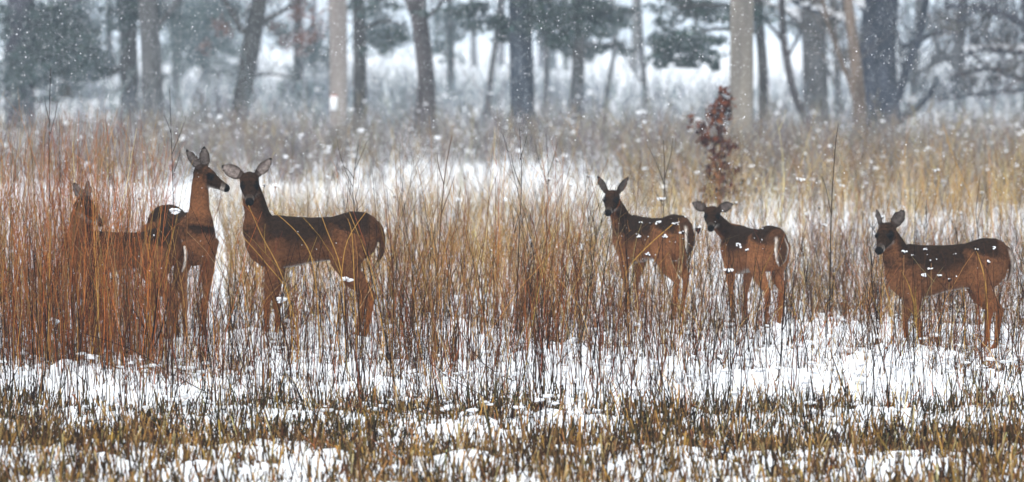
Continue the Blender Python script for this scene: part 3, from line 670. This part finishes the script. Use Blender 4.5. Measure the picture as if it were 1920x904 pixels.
def deer(label, px, py, yaw, scale, head_px, face, ears, tailw=1.0, sink=.05, legs=None, stretch=1.0, headtilt=0, neck_r=1.08, group='deer standing in the snowy meadow', back=None, rust=1.0, earpos=None, headscale=1.0, tailwhite=1.0, earlight=1.0, deep=1.0, pitch=0.0):
    """px,py: photo pixel of the ground under the deer's middle; yaw: heading in degrees (0 right, 90 away);
    head_px: photo pixel of the middle of the head and depth offset; face: world direction of the nose;
    ears: two (world direction, length, width, opening direction)."""
    g0 = G(px, py); Y = g0.y
    gz = Hf(g0.x, Y) - sink
    R = Matrix.Rotation(math.radians(yaw), 3, 'Z'); Ri = R.inverted()
    toL = lambda w: (Ri @ Vector(w)) / scale
    hp = P(head_px[0], head_px[1], Y + head_px[2]); hl = toL(hp - Vector((g0.x, Y, gz)))     # head centre in local units
    f = (Ri @ Vector(face)).normalized()
    up0 = Vector((0, 0, 1)); rt = f.cross(up0).normalized(); up = rt.cross(f).normalized()
    if headtilt:
        q = Matrix.Rotation(math.radians(headtilt), 3, f); rt = q @ rt; up = q @ up
    parts = []
    # torso: x, centre z, half height, half width
    T = [(-.455, .765, .05, .04), (-.43, .75, .11, .085), (-.37, .745, .148, .125), (-.27, .735, .165, .150), (-.14, .722, .140, .132), (0, .712, .145, .148), (.13, .702, .162, .158), (.25, .700, .172, .145), (.34, .706, .160, .118), (.41, .715, .120, .085), (.445, .725, .06, .045)]
    T2 = []
    for i in range(len(T) - 1):
        for k in range(3):
            t = k / 3; T2.append([T[i][j] * (1 - t) + T[i + 1][j] * t for j in range(4)])
    T2.append(list(T[-1]))
    rings = [(Vector((x * stretch, 0, z)), Vector((0, 1, 0)), Vector((0, 0, 1)), hw * (1 + (deep - 1) * .5), hh * deep) for x, z, hh, hw in [(a_, b_ - c_ * (deep - 1), c_, d_) for a_, b_, c_, d_ in T2]]
    def col_t(s, t, p):
        up_ = math.sin(t)
        c = lerp(FUR_SIDE * rust, FUR_BACK, SMO(-.6, .4, up_ + .12 * math.sin(p.x * 9 + 1) + .05 * math.sin(p.x * 31 + up_ * 7)))
        c = lerp(FUR_WHITE * .5, c, SMO(-.99, -.88, up_)) if -.3 < p.x < .22 else c
        if p.x < -.40: c = lerp(c, FUR_SIDE, .4)
        return c
    parts.append(loft(rings, col_t, 28))
    # neck
    nb = Vector((.33 * stretch, 0, .77)); poll = hl - f * .055 - up * .015
    mid = nb.lerp(poll, .5) + Vector((.0, 0, -.015))
    rr = tube_rings([Vector((.20 * stretch, 0, .72)), nb, mid, poll, poll + f * .05], [.12, .108 * neck_r, .066 * neck_r, .052 * neck_r, .05], [.15, .135, .085 * neck_r, .066 * neck_r, .058], (0, 1, 0) if abs(f.y) < .6 or True else (0, 1, 0), 5)
    def col_n(s, t, p):
        q = p - hl
        c = lerp(FUR_SIDE * rust * .95, FUR_HEAD, SMO(.3, 1, s) * .6)
        c = lerp(c, FUR_BACK, SMO(.1, .7, math.cos(0) * (-(p - nb.lerp(poll, min(1, max(0, s)))).normalized().dot(Vector((1, 0, 0))) if True else 0)))
        d = (p - (poll + f * .03 - up * .05)).length
        if s > .6 and q.dot(up) < -.035 and q.dot(f) > -.03: c = lerp(FUR_WHITE * .8, c, SMO(.02, .07, d))
        return c
    parts.append(loft(rr, col_n, 20))
    # head: along f, centre offset in up, half width, half height
    hs = headscale
    HD = [(-.115, .012, .030, .030), (-.095, .012, .050, .050), (-.06, .010, .064, .064), (-.02, .004, .066, .066), (.02, -.006, .058, .058), (.055, -.016, .044, .046), (.09, -.024, .034, .037), (.125, -.030, .030, .032), (.15, -.033, .029, .028), (.165, -.035, .020, .018)]
    rings = [(hl + f * (a * hs) + up * (o * hs), rt, up, w * hs, h * hs) for a, o, w, h in HD]
    def col_h(s, t, p):
        q = (p - hl) / hs; a = q.dot(f); u = q.dot(up); r_ = abs(q.dot(rt))
        c = lerp(FUR_HEAD, FUR_BACK * 1.1, SMO(.0, .06, u) * .8)
        if a > .148: return FUR_BLACK                                       # nose
        if .118 < a <= .148: c = lerp(c, FUR_WHITE * .7, .9 if u < -.035 else (.22 if r_ > .022 else .05))   # muzzle band
        if a > .02 and u < -.055: c = lerp(c, FUR_WHITE * .6, .8)          # chin and throat
        if a <= .02 and u < -.048: c = lerp(c, FUR_WHITE * .5, .4)
        return c
    parts.append(loft(rings, col_h, 24))
    # eyes: dark bulges at the side of the face with a pale ring
    for sg in (-1, 1):
        ec = hl + f * (.018 * hs) + up * (.018 * hs) + rt * (sg * .051 * hs)
        ring = [(ec + f * (x * .019 * hs), rt, up, .017 * hs * math.sqrt(max(.02, 1 - x * x)), .015 * hs * math.sqrt(max(.02, 1 - x * x))) for x in (-1, -.7, -.3, 0, .3, .7, 1)]
        parts.append(loft(ring, lambda s, t, p: FUR_BLACK, 10))
    # ears
    for sg, (ed, el, ew, eo) in zip((1, -1), ears):
        ed = (Ri @ Vector(ed)).normalized(); eo = (Ri @ Vector(eo)); eo = (eo - ed * eo.dot(ed)).normalized(); es = ed.cross(eo).normalized()
        b0 = hl - f * (.06 * hs) + up * (.045 * hs) + rt * (sg * .045 * hs)
        prof = [(-.12, .35), (.0, .5), (.12, .72), (.3, .95), (.5, 1.0), (.68, .86), (.83, .58), (.94, .28), (1.0, .08)]
        N = 16; V = []; C = []; Fc = []
        for i, (s, w) in enumerate(prof):
            wid = ew * .5 * w; cup = ew * .22 * w * (1 - .4 * s)
            for k in range(N):
                if k < N // 2: t = -1 + 2 * k / (N // 2 - 1); inner = True
                else: t = 1 - 2 * (k - N // 2) / (N // 2 - 1); inner = False
                off = eo * (-(cup) * (1 - t * t) + (.0 if inner else -.009 * (1 - abs(t) ** 4) - .003))
                if s < .05: off = off * .6
                p = b0 + ed * (s * el * 1.02) + es * (t * wid) + off
                V.append(p)
                cin = lerp(np.array([.15, .125, .115]) * earlight, FUR_BACK * .7, SMO(.55, .9, abs(t))); cin = lerp(cin, FUR_BLACK, SMO(.82, .97, s)); cin = lerp(FUR_HEAD, cin, SMO(.05, .3, s))
                cout = lerp(FUR_HEAD * 1.1, FUR_BACK * .8, SMO(.6, 1, s))
                C.append(cin if inner else cout)
        n = len(prof)
        for i in range(n - 1):
            for k in range(N):
                k2 = (k + 1) % N; Fc.append((i * N + k, i * N + k2, (i + 1) * N + k2, (i + 1) * N + k))
        Fc.append(tuple(reversed(range(N)))); Fc.append(tuple(range((n - 1) * N, n * N)))
        parts.append((V, Fc, C))
    # legs
    L = legs or (0, 0, 0, 0)
    def col_leg(s, t, p):
        c = lerp(FUR_SIDE * rust, FUR_LEG, SMO(.25, .7, s))
        if p.z < .045: return FUR_BLACK * 1.5
        return c
    for k, sg in enumerate((-1, 1)):
        o = L[k]
        pts = [Vector((.27 * stretch, sg * .098, .69)), Vector((.245 * stretch + .02 * o, sg * .095, .52)), Vector((.265 * stretch + o * .6, sg * .085, .31)), Vector((.262 * stretch + o * .9, sg * .082, .28)), Vector((.255 * stretch + o, sg * .08, .10)), Vector((.272 * stretch + o, sg * .08, .055)), Vector((.285 * stretch + o, sg * .08, .0))]
        parts.append(loft(tube_rings(pts, [.062, .046, .023, .022, .015, .018, .024], [.10, .064, .027, .024, .017, .020, .030], (0, 1, 0), 4), col_leg, 14))
    for k, sg in enumerate((-1, 1)):
        o = L[2 + k]
        pts = [Vector((-.28 * stretch, sg * .080, .75)), Vector((-.245 * stretch + o * .1, sg * .10, .60)), Vector((-.27 * stretch + o * .5, sg * .095, .47)), Vector((-.375 * stretch + o * .9, sg * .085, .345)), Vector((-.375 * stretch + o, sg * .083, .30)), Vector((-.345 * stretch + o, sg * .08, .10)), Vector((-.325 * stretch + o, sg * .08, .055)), Vector((-.305 * stretch + o, sg * .08, .0))]
        parts.append(loft(tube_rings(pts, [.100, .088, .050, .022, .021, .016, .018, .024], [.15, .125, .070, .034, .029, .018, .021, .030], (0, 1, 0), 4), col_leg, 14))
    # tail hanging over a white rump patch
    tb = Vector((-.435 * stretch, 0, .825))
    pts = [tb, tb + Vector((-.030, 0, -.03)), tb + Vector((-.048, 0, -.11)), tb + Vector((-.042, 0, -.20)), tb + Vector((-.015, 0, -.27))]
    def col_tail(s, t, p):
        edge = abs(math.cos(t)); outer = p.x < (tb.x - .045)
        c = lerp(FUR_BACK * 1.0, FUR_SIDE, .35)
        return lerp(c, FUR_WHITE, SMO(.70, .88, edge) * SMO(.12, .35, s) * tailwhite)
    parts.append(loft(tube_rings(pts, [.018, .036 * tailw, .055 * tailw, .045 * tailw, .010], [.016, .018, .02, .018, .008], (0, 1, 0), 4), col_tail, 16))
    # join, remesh into one continuous skin, move the coat colours over
    V = []; Fc = []; C = []
    for (v, f_, c) in parts:
        n = len(V); V += [tuple(p * scale) for p in v]; Fc += [tuple(i + n for i in q) for q in f_]; C += [np.array(x) for x in c]
    kd = kdtree.KDTree(len(V))
    for i, p in enumerate(V): kd.insert(p, i)
    kd.balance()
    me = bpy.data.meshes.new('deer_tmp'); me.from_pydata(V, [], Fc); me.update()
    import bmesh
    bm = bmesh.new(); bm.from_mesh(me)
    # every closed part gets outward normals before the voxel step
    bmesh.ops.recalc_face_normals(bm, faces=bm.faces); bm.to_mesh(me); bm.free()
    tmp = bpy.data.objects.new('deer_tmp', me); COL.objects.link(tmp)
    md = tmp.modifiers.new('r', 'REMESH'); md.mode = 'VOXEL'; md.voxel_size = .0062
    sm = tmp.modifiers.new('s', 'SMOOTH'); sm.factor = .5; sm.iterations = 2
    dg = bpy.context.evaluated_depsgraph_get(); ev = tmp.evaluated_get(dg)
    me2 = bpy.data.meshes.new_from_object(ev, depsgraph=dg)
    bpy.data.objects.remove(tmp); bpy.data.meshes.remove(me)
    me2.name = 'deer'
    at = me2.color_attributes.new('Col', 'FLOAT_COLOR', 'POINT')
    cols = np.ones((len(me2.vertices), 4), np.float32)
    for i, v in enumerate(me2.vertices):
        near = kd.find_n(v.co, 3); w = [1 / (d + .002) for _, _, d in near]
        cols[i, :3] = sum(C[idx] * ww for (_, idx, _), ww in zip(near, w)) / sum(w)
    at.data.foreach_set('color', cols.ravel())
    # a coat is never quite smooth
    me2.polygons.foreach_set('use_smooth', np.ones(len(me2.polygons), bool))
    me2.materials.clear(); me2.materials.append(M_FUR)
    o = bpy.data.objects.new('deer', me2); COL.objects.link(o)
    o.location = (g0.x, Y, gz); o.rotation_euler = (0, math.radians(pitch), math.radians(yaw))
    tag(o, label, 'deer', group)
    return o

# 1 left: fawn mostly hidden in the rust coloured grass, head turned back
deer('deer almost hidden in the rust red grass at the far left', 232, 640, 178, .86, (166, 392, -.05), (.75, -.35, -.55),
     (((-.45, .1, .9), .15, .08, (.3, -1, 0)), ((-.05, .3, 1), .15, .07, (.5, -1, 0))), legs=(.03, -.03, .02, -.04), rust=1.3)
# 2 doe looking right
deer('large deer in profile gazing right with its ears up', 342, 633, -66, 1.0, (392, 333, -.22), (.93, -.22, -.30),
     (((-.55, .05, .75), .16, .085, (.3, -.6, .6)), ((-.05, .2, 1), .15, .08, (.35, -1, 0))), legs=(.03, -.04, .02, -.03), stretch=.98, earlight=.8, rust=1.4, neck_r=.95, headscale=.94, sink=.03, deep=1.05)
# 3 doe side on, looking at the camera
deer('large deer side on with its face to the camera, beside the one gazing right', 584, 642, 179, .97, (468, 350, -.10), (.05, -.88, -.50),
     (((-.85, 0, .42), .16, .10, (-.1, -1, .1)), ((.62, 0, .72), .16, .085, (.5, -1, 0))), legs=(-.02, .04, .03, -.03), stretch=1.0, headscale=1.0, tailw=.7, tailwhite=0, earlight=2.0, neck_r=.95, sink=.05, deep=1.06)
# 4 facing away, ears raised in a V
deer('slim deer with both ears raised in a narrow V and its dark tail hanging down', 1222, 592, 130, .84, (1146, 378, .08), (-.22, -.90, -.42),
     (((-.52, 0, .95), .17, .075, (-.3, -1, 0)), ((.60, 0, .90), .17, .075, (.3, -1, 0))), legs=(.03, -.03, .04, -.03), earlight=.5, deep=1.22, neck_r=1.1, rust=1.7, tailw=1.1, headscale=1.05)
# 5 facing away, ears out flat
deer('small deer with its ears spread flat and white lines edging its tail', 1412, 602, 116, .82, (1335, 408, .10), (-.12, -.93, -.36),
     (((-.92, 0, .42), .14, .10, (-.1, -1, .1)), ((.95, 0, .35), .14, .10, (.1, -1, .1))), legs=(.02, -.04, .03, -.02), earlight=.8, deep=1.22, neck_r=1.1, rust=1.9, tailw=1.3, headscale=1.08)
# 6 right, side on
deer('deer standing side on at the right end of the herd with one ear cocked', 1780, 655, 180, .83, (1670, 438, -.10), (-.42, -.80, -.42),
     (((-.22, 0, 1), .14, .06, (-.8, -1, 0)), ((.55, .1, .72), .155, .11, (.0, -1, .1))), legs=(.05, -.05, .07, .01), stretch=1.06, deep=1.24, rust=1.3, pitch=2.6, neck_r=1.15, earlight=.6, headscale=1.12, tailwhite=.35)

# ------------------------------------------------------------------ single weeds one can point to
def weed(name, cat, label, pts, Y, r0, r1, col, group=None, forks=(), cap=0, head=None, tipcol=None):
    """pts: photo pixels of the stalk on plane y=Y, first one at the ground."""
    b = P(pts[0][0], pts[0][1], Y); gz = Hf(b.x, Y) - .01
    O = (b.x, Y, gz)
    w = [P(x, y, Y + random.uniform(-.03, .03)) for x, y in pts]
    if w[0].z > gz + .02: w = [Vector((w[0].x + random.uniform(-.03, .03), Y, gz))] + w
    else: w[0] = Vector((w[0].x, Y, gz))
    root = bpy.data.objects.new(name, None); COL.objects.link(root); root.location = O
    tag(root, label, cat, group)
    a = Acc(); rr = list(np.linspace(r0, r1, len(w))); p, r = smooth_path(w, rr, 4); tube(a, p, r, col, tipcol or col, S=5)
    a.build('stem', M_STEM, root, True, O)
    for fk in forks:
        q = [P(x, y, Y + random.uniform(-.02, .02)) for x, y in fk]; a = Acc(); p2, r2 = smooth_path(q, list(np.linspace(r0 * .6, r1 * .6, len(q))), 3); tube(a, p2, r2, col, S=4); a.build('side_twig', M_STEM, root, True, O)
    tip = np.array(list(w[-1]))
    if head:
        a = Acc(); n = 9; c = tip + rng.normal(0, head * .35, (n, 3)); rs = np.full(n, head * .5)
        blobs(a, c, np.stack([rs, rs, rs * 1.2], 1), np.repeat([np.array(DARK) * 1.5], n, 0), .3); a.build('seed_head', M_STEM, root, False, O)
    if cap:
        a = Acc(); n = 8; c = tip + np.array([0, 0, (head or 0) * .6]) + rng.normal(0, cap * .5, (n, 3)) * np.array([1.2, 1, .6]); rs = rng.uniform(.25, .6, n) * cap
        blobs(a, c, np.stack([rs * 1.1, rs, rs * .9], 1), np.full((n, 3), .9), .12); a.build('snow_cap', M_SNOW, root, True, O)
    return root
ORD = 'first second third fourth fifth sixth seventh eighth ninth tenth eleventh twelfth thirteenth fourteenth fifteenth sixteenth seventeenth eighteenth nineteenth twentieth'.split()
ORD += ['twenty ' + o for o in ORD[:9]]
def capped(lst, Y0, Y1, label, group, cap=.011):
    lst = sorted(lst)
    for q_, (x, y) in enumerate(lst):
        Y = random.uniform(Y0, Y1); b = G(x, 500); py = 70 + (F * CAM_H) / Y
        dx = random.uniform(-10, 10)
        weed('snow_capped_weed', 'weed', label + ', ' + ORD[q_] + ' from the left', [(x + dx, py), (x + dx * .5, (py + y) / 2), (x, y + 3)], Y, .0030, .0018, random.choice([tuple(TAN), tuple(BROWN), tuple(BROWN * .6)]), group,
             cap=cap * random.uniform(.5, 1.4), head=.010)
capped([(1202, 416), (1220, 417), (1233, 415), (1268, 418), (1280, 434), (1280, 446), (1247, 442), (1198, 441), (1215, 475)], 25.6, 26.6, 'snow capped seed head before the V eared deer', 'snow capped weeds before the deer with the V shaped ears')
capped([(1695, 470), (1711, 478), (1743, 503), (1732, 514), (1763, 515), (1780, 522), (1832, 466), (1790, 476), (1862, 463), (1746, 488), (1853, 490), (1735, 466)], 23.4, 24.2, 'snow capped seed head before the rightmost deer', 'snow capped weeds before the rightmost deer')
capped([(1400, 467), (1385, 458)], 25.8, 26.2, 'snow capped seed head over the back of the flat eared deer', 'snow capped weeds before the flat eared deer', cap=.014)
capped([(1043, 297), (1105, 328), (1018, 338), (1030, 335), (945, 372), (1105, 427), (1088, 460), (1086, 470), (1070, 345), (740, 365), (860, 372), (700, 350), (790, 352), (905, 352), (1008, 525), (958, 458), (615, 330), (668, 345), (545, 322), (516, 347), (495, 345)], 28, 36,
       'snow capped weed in the golden grass of the middle', 'snow capped weeds of the middle meadow', cap=.016)
capped([(1434, 392), (1410, 362), (1466, 362), (1536, 386), (1512, 400), (1530, 415), (1500, 448), (1655, 405), (1715, 406), (1770, 345), (1757, 318), (1802, 398), (1868, 390), (1600, 380), (1580, 345), (1842, 360), (1900, 385), (1500, 335), (1545, 420), (1478, 430), (1690, 385), (1620, 350), (1380, 378), (1240, 372), (1290, 340)], 29, 40,
       'snow capped weed in the pale grass at the right', 'snow capped weeds behind the right deer', cap=.015)
weed('snow_capped_weed', 'weed', 'dark stalk topped by a snow ball before the flat eared deer', [(1372, 655), (1368, 580), (1366, 508)], 25.0, .0035, .0025, tuple(DARK), head=.014, cap=.02)
weed('seed_head_weed', 'weed', 'dark round seed head with a dab of snow between the two middle deer', [(1318, 600), (1314, 500), (1309, 430)], 26.6, .003, .002, tuple(TAN), head=.024, cap=.013)

BL = 'bent_grass_blade'; GB = 'golden blades before the large side on deer'
for lab, pts, Y in (
    ('golden blade slanting from the chest of the large side on deer to its foreleg', [(548, 640), (538, 548), (500, 495), (452, 440)], 23.4),
    ('golden blade curving down across the neck of the large side on deer', [(560, 640), (530, 520), (490, 440), (466, 385)], 23.5),
    ('golden blade bowed over the back of the large side on deer', [(600, 650), (588, 500), (560, 440), (508, 392)], 23.6),
    ('golden blade crossing the flank of the large side on deer', [(648, 650), (640, 510), (612, 430), (596, 385)], 23.4),
    ('golden blade leaning left over the hind quarter of the large side on deer', [(628, 650), (640, 520), (652, 450), (690, 392)], 23.7),
    ('golden blade leaning right before the rump of the large side on deer', [(720, 640), (700, 520), (680, 460), (655, 398)], 23.5),
    ('pale straight blade before the thigh of the large side on deer', [(668, 650), (664, 520), (660, 440), (652, 410)], 23.8)):
    weed(BL, 'grass blade', lab, pts, Y, .0045, .0016, tuple(GOLD * 1.05), GB)
weed(BL, 'grass blade', 'tan blade bent across the flank of the deer with the V shaped ears', [(1165, 560), (1176, 508), (1210, 466), (1262, 420)], 26, .004, .003, tuple(GOLD * 1.1), forks=[((1192, 486), (1202, 500), (1208, 525))])
weed(BL, 'grass blade', 'golden blade before the hind leg of the rightmost deer', [(1856, 660), (1852, 590), (1846, 520), (1828, 462)], 24.2, .005, .003, tuple(GOLD * 1.1), head=.009)
weed(BL, 'grass blade', 'tan blade lying slantwise over the stubble at the lower right', [(1362, 868), (1405, 822), (1452, 778)], 19.2, .006, .003, tuple(TAN * 1.2))
weed(BL, 'grass blade', 'straw blade standing in the middle of the stubble', [(926, 850), (916, 790), (904, 744)], 19.8, .006, .004, tuple(STRAW))
weed(BL, 'grass blade', 'pale blade arched over the stubble at the right', [(1648, 812), (1664, 795), (1690, 800)], 20.2, .004, .003, tuple(STRAW * 1.1))
weed(BL, 'grass blade', 'long tan blade leaning out from the rightmost deer toward the edge', [(1826, 628), (1860, 638), (1905, 655)], 24.5, .003, .002, tuple(GOLD))
weed('long_twig', 'twig', 'long thin dark twig slanting down over the snow at the left', [(402, 762), (330, 705), (245, 655), (158, 626)], 21.6, .0028, .0016, tuple(DARK))
weed('long_twig', 'twig', 'long thin dark twig slanting over the snow below the golden grass', [(968, 742), (905, 680), (850, 600), (830, 560)], 22.4, .003, .0016, tuple(DARK))
weed('long_twig', 'twig', 'fine twig slanting from the snow toward the large side on deer', [(940, 790), (830, 700), (760, 630)], 21.2, .0022, .0014, tuple(DARK))
DS = 'dark_stalk'
for lab, pts, Y, r, fk in (
    ('thick dark stem rising straight under the deer gazing right', [(276, 690), (288, 620), (296, 540)], 23.0, .010, []),
    ('thick dark stem paired with a straight one under the deer gazing right', [(270, 690), (300, 625), (316, 560)], 23.1, .008, [((285, 640), (262, 600), (250, 580))]),
    ('lone thin dark stalk standing left of the rightmost deer', [(1640, 790), (1638, 690), (1634, 590)], 21.0, .0042, [((1638, 680), (1630, 640), (1622, 620))]),
    ('dark stalk leaning left below the rightmost deer', [(1594, 760), (1572, 700), (1556, 655)], 21.5, .005, []),
    ('tall dark spike reaching up to the trees right of the flat eared deer', [(1556, 620), (1558, 420), (1566, 280), (1572, 232)], 25.8, .0045, [((1558, 400), (1548, 350), (1540, 330))]),
    ('tall forked dark weed just above the back of the deer with the V shaped ears', [(1242, 560), (1243, 430), (1246, 330), (1244, 262)], 27.2, .0042, [((1245, 345), (1228, 300), (1212, 268)), ((1246, 335), (1258, 290), (1262, 258)), ((1243, 385), (1232, 365), (1228, 355))]),
    ('forked dark weed above the rump of the large side on deer', [(690, 560), (668, 420), (662, 350), (672, 270)], 26.5, .0042, [((661, 350), (640, 300), (632, 262)), ((665, 320), (678, 290), (690, 262)), ((663, 335), (654, 320), (640, 310))]),
    ('tall brown weed leaning right over the golden grass', [(815, 640), (822, 480), (834, 330), (848, 252)], 24.6, .005, [((832, 345), (822, 310), (820, 286)), ((828, 400), (846, 350), (852, 330))]),
    ('branching dark weed left of the ears of the deer with V shaped ears', [(1022, 600), (1024, 450), (1028, 330), (1024, 250)], 27.5, .0038, [((1026, 345), (1010, 300), (1002, 262)), ((1027, 330), (1040, 290), (1046, 262))]),
    ('slender dark weed between the golden grass and the big straight trunk', [(968, 640), (972, 480), (978, 340), (974, 240)], 25.2, .0042, [((976, 350), (962, 310), (958, 285)), ((975, 300), (984, 270), (988, 255))]),
    ('tall dark weed with short twigs behind the rust red grass', [(332, 560), (326, 400), (322, 280), (318, 165)], 25.6, .004, [((324, 330), (334, 300), (338, 280)), ((321, 250), (312, 225), (306, 215)), ((322, 290), (342, 240), (350, 215))]),
    ('tallest dark weed above the rust red grass at the left', [(98, 560), (94, 400), (92, 260), (95, 128)], 25.4, .004, [((93, 230), (86, 200), (84, 180)), ((94, 250), (104, 215), (108, 190))]),
    ('straight dark stalk below the flat eared deer', [(1376, 790), (1370, 680), (1374, 560)], 22.4, .0042, [((1371, 690), (1384, 650), (1390, 630))]),
    ('dark branched stalk at the right of the flat eared deer', [(1450, 790), (1462, 690), (1470, 560), (1474, 500)], 22.0, .005, [((1464, 670), (1448, 630), (1440, 600)), ((1467, 620), (1482, 585), (1488, 560))]),
    ('thin dark stalk among the snow between the two right deer', [(1548, 700), (1550, 620), (1552, 530)], 23.6, .003, [((1551, 600), (1540, 570), (1536, 550))]),
    ('tall straw coloured weed at the right edge of the meadow', [(1830, 470), (1822, 380), (1790, 300), (1768, 232)], 33, .006, []),
    ('tall bare weed above the back of the rightmost deer', [(1832, 560), (1836, 460), (1830, 400), (1838, 330)], 26.5, .0038, [((1832, 420), (1842, 380), (1850, 350))]),
    ('dark stalk with a side shoot at the left edge of the snow', [(14, 800), (20, 700), (16, 610)], 21.4, .005, [((19, 720), (34, 690), (48, 665))]),
    ('dark stalk crossing the snow left of the middle', [(640, 770), (650, 660), (640, 560), (632, 520)], 22.2, .0045, [((648, 680), (664, 640), (672, 610))]),
    ('dark stalk bowed right below the golden grass', [(1010, 800), (1000, 700), (1012, 600)], 21.8, .0045, [((1003, 720), (990, 680), (980, 655))])):
    c = tuple(GOLD) if 'straw' in lab else (tuple(DARK * 1.2) if 'brown' not in lab else tuple(BROWN))
    weed(DS, 'weed stalk', lab, pts, Y, r, r * .4, c, forks=fk)

# snow tufts held up by weeds
for lab, x, y, Y in (('ragged white snow tuft lodged on the flank of the deer gazing right', 328, 396, 23.6), ('flat snow lump caught in the grass low at the left edge', 100, 603, 23.6), ('fluffy snow tuft beneath the belly of the large side on deer', 648, 523, 23.8),
                     ('fluffy snow tuft left of the forelegs of the large side on deer', 528, 562, 23.6)):
    c = np.array(list(P(x, y, Y))); n = 16; k = c + rng.normal(0, 1, (n, 3)) * np.array([.016, .01, .007]); r = rng.uniform(.004, .011, n)
    gz = Hf(c[0], Y)
    root = bpy.data.objects.new('snowy_seed_plume', None); COL.objects.link(root); root.location = (c[0], Y, gz); tag(root, lab, 'weed')
    a = Acc(); blobs(a, k, np.stack([r * 1.6, r, r * .7], 1), np.full((n, 3), .9), .3); a.build('snow_cap', M_SNOW, root, True, (c[0], Y, gz))
    a = Acc(); tube(a, [(c[0] + .02, Y, gz - .02), (c[0] + .01, Y, (c[2] + gz) / 2), (c[0], Y, c[2])], [.003, .0025, .002], tuple(BROWN), S=4); a.build('stem', M_STEM, root, False, (c[0], Y, gz))

# ------------------------------------------------------------------ falling snow and haze
a = Acc(); N = 360000
Dn = 22 + 66 * rng.random(N) ** .55; px = rng.uniform(-300, 2220, N)
X = (px - 960) / F * Dn; Z = CAM_H + rng.uniform(-1.0, 1.0, N) * (Dn * .085)
k = Z > .05; X, Dn, Z = X[k], Dn[k], Z[k]; N = len(X)
r = rng.gamma(4, .0011, N).clip(.0015, .0052)
cards(a, np.stack([X, Dn, Z], 1), r * 2.4, r * 1.5, np.full((N, 3), .9), d=rng.normal(0, 1, (N, 3)) + np.array([.4, 0, -1.2]))
tag(a.build('falling_snow', M_SNOW), 'fine snowflakes falling through the air', 'snow', kind='stuff')

HAZE = 0.00095
hz = bpy.data.meshes.new('haze')
x0, x1, y0, y1, z0, z1 = -560, 560, -20, 900, -2, 18
hv = [(x0, y0, z0), (x1, y0, z0), (x1, y1, z0), (x0, y1, z0), (x0, y0, z1), (x1, y0, z1), (x1, y1, z1), (x0, y1, z1)]
hz.from_pydata(hv, [], [(0, 3, 2, 1), (4, 5, 6, 7), (0, 1, 5, 4), (1, 2, 6, 5), (2, 3, 7, 6), (3, 0, 4, 7)])
mh = bpy.data.materials.new('haze'); mh.use_nodes = True; n = mh.node_tree.nodes; n.clear()
pv = n.new('ShaderNodeVolumePrincipled'); pv.inputs['Color'].default_value = (.70, .84, .97, 1); pv.inputs['Density'].default_value = HAZE; pv.inputs['Anisotropy'].default_value = .2
ou = n.new('ShaderNodeOutputMaterial'); mh.node_tree.links.new(pv.outputs[0], ou.inputs['Volume'])
hz.materials.append(mh)
ho = bpy.data.objects.new('haze', hz); COL.objects.link(ho); tag(ho, 'pale blue snowy air over the whole field', 'haze', kind='stuff')
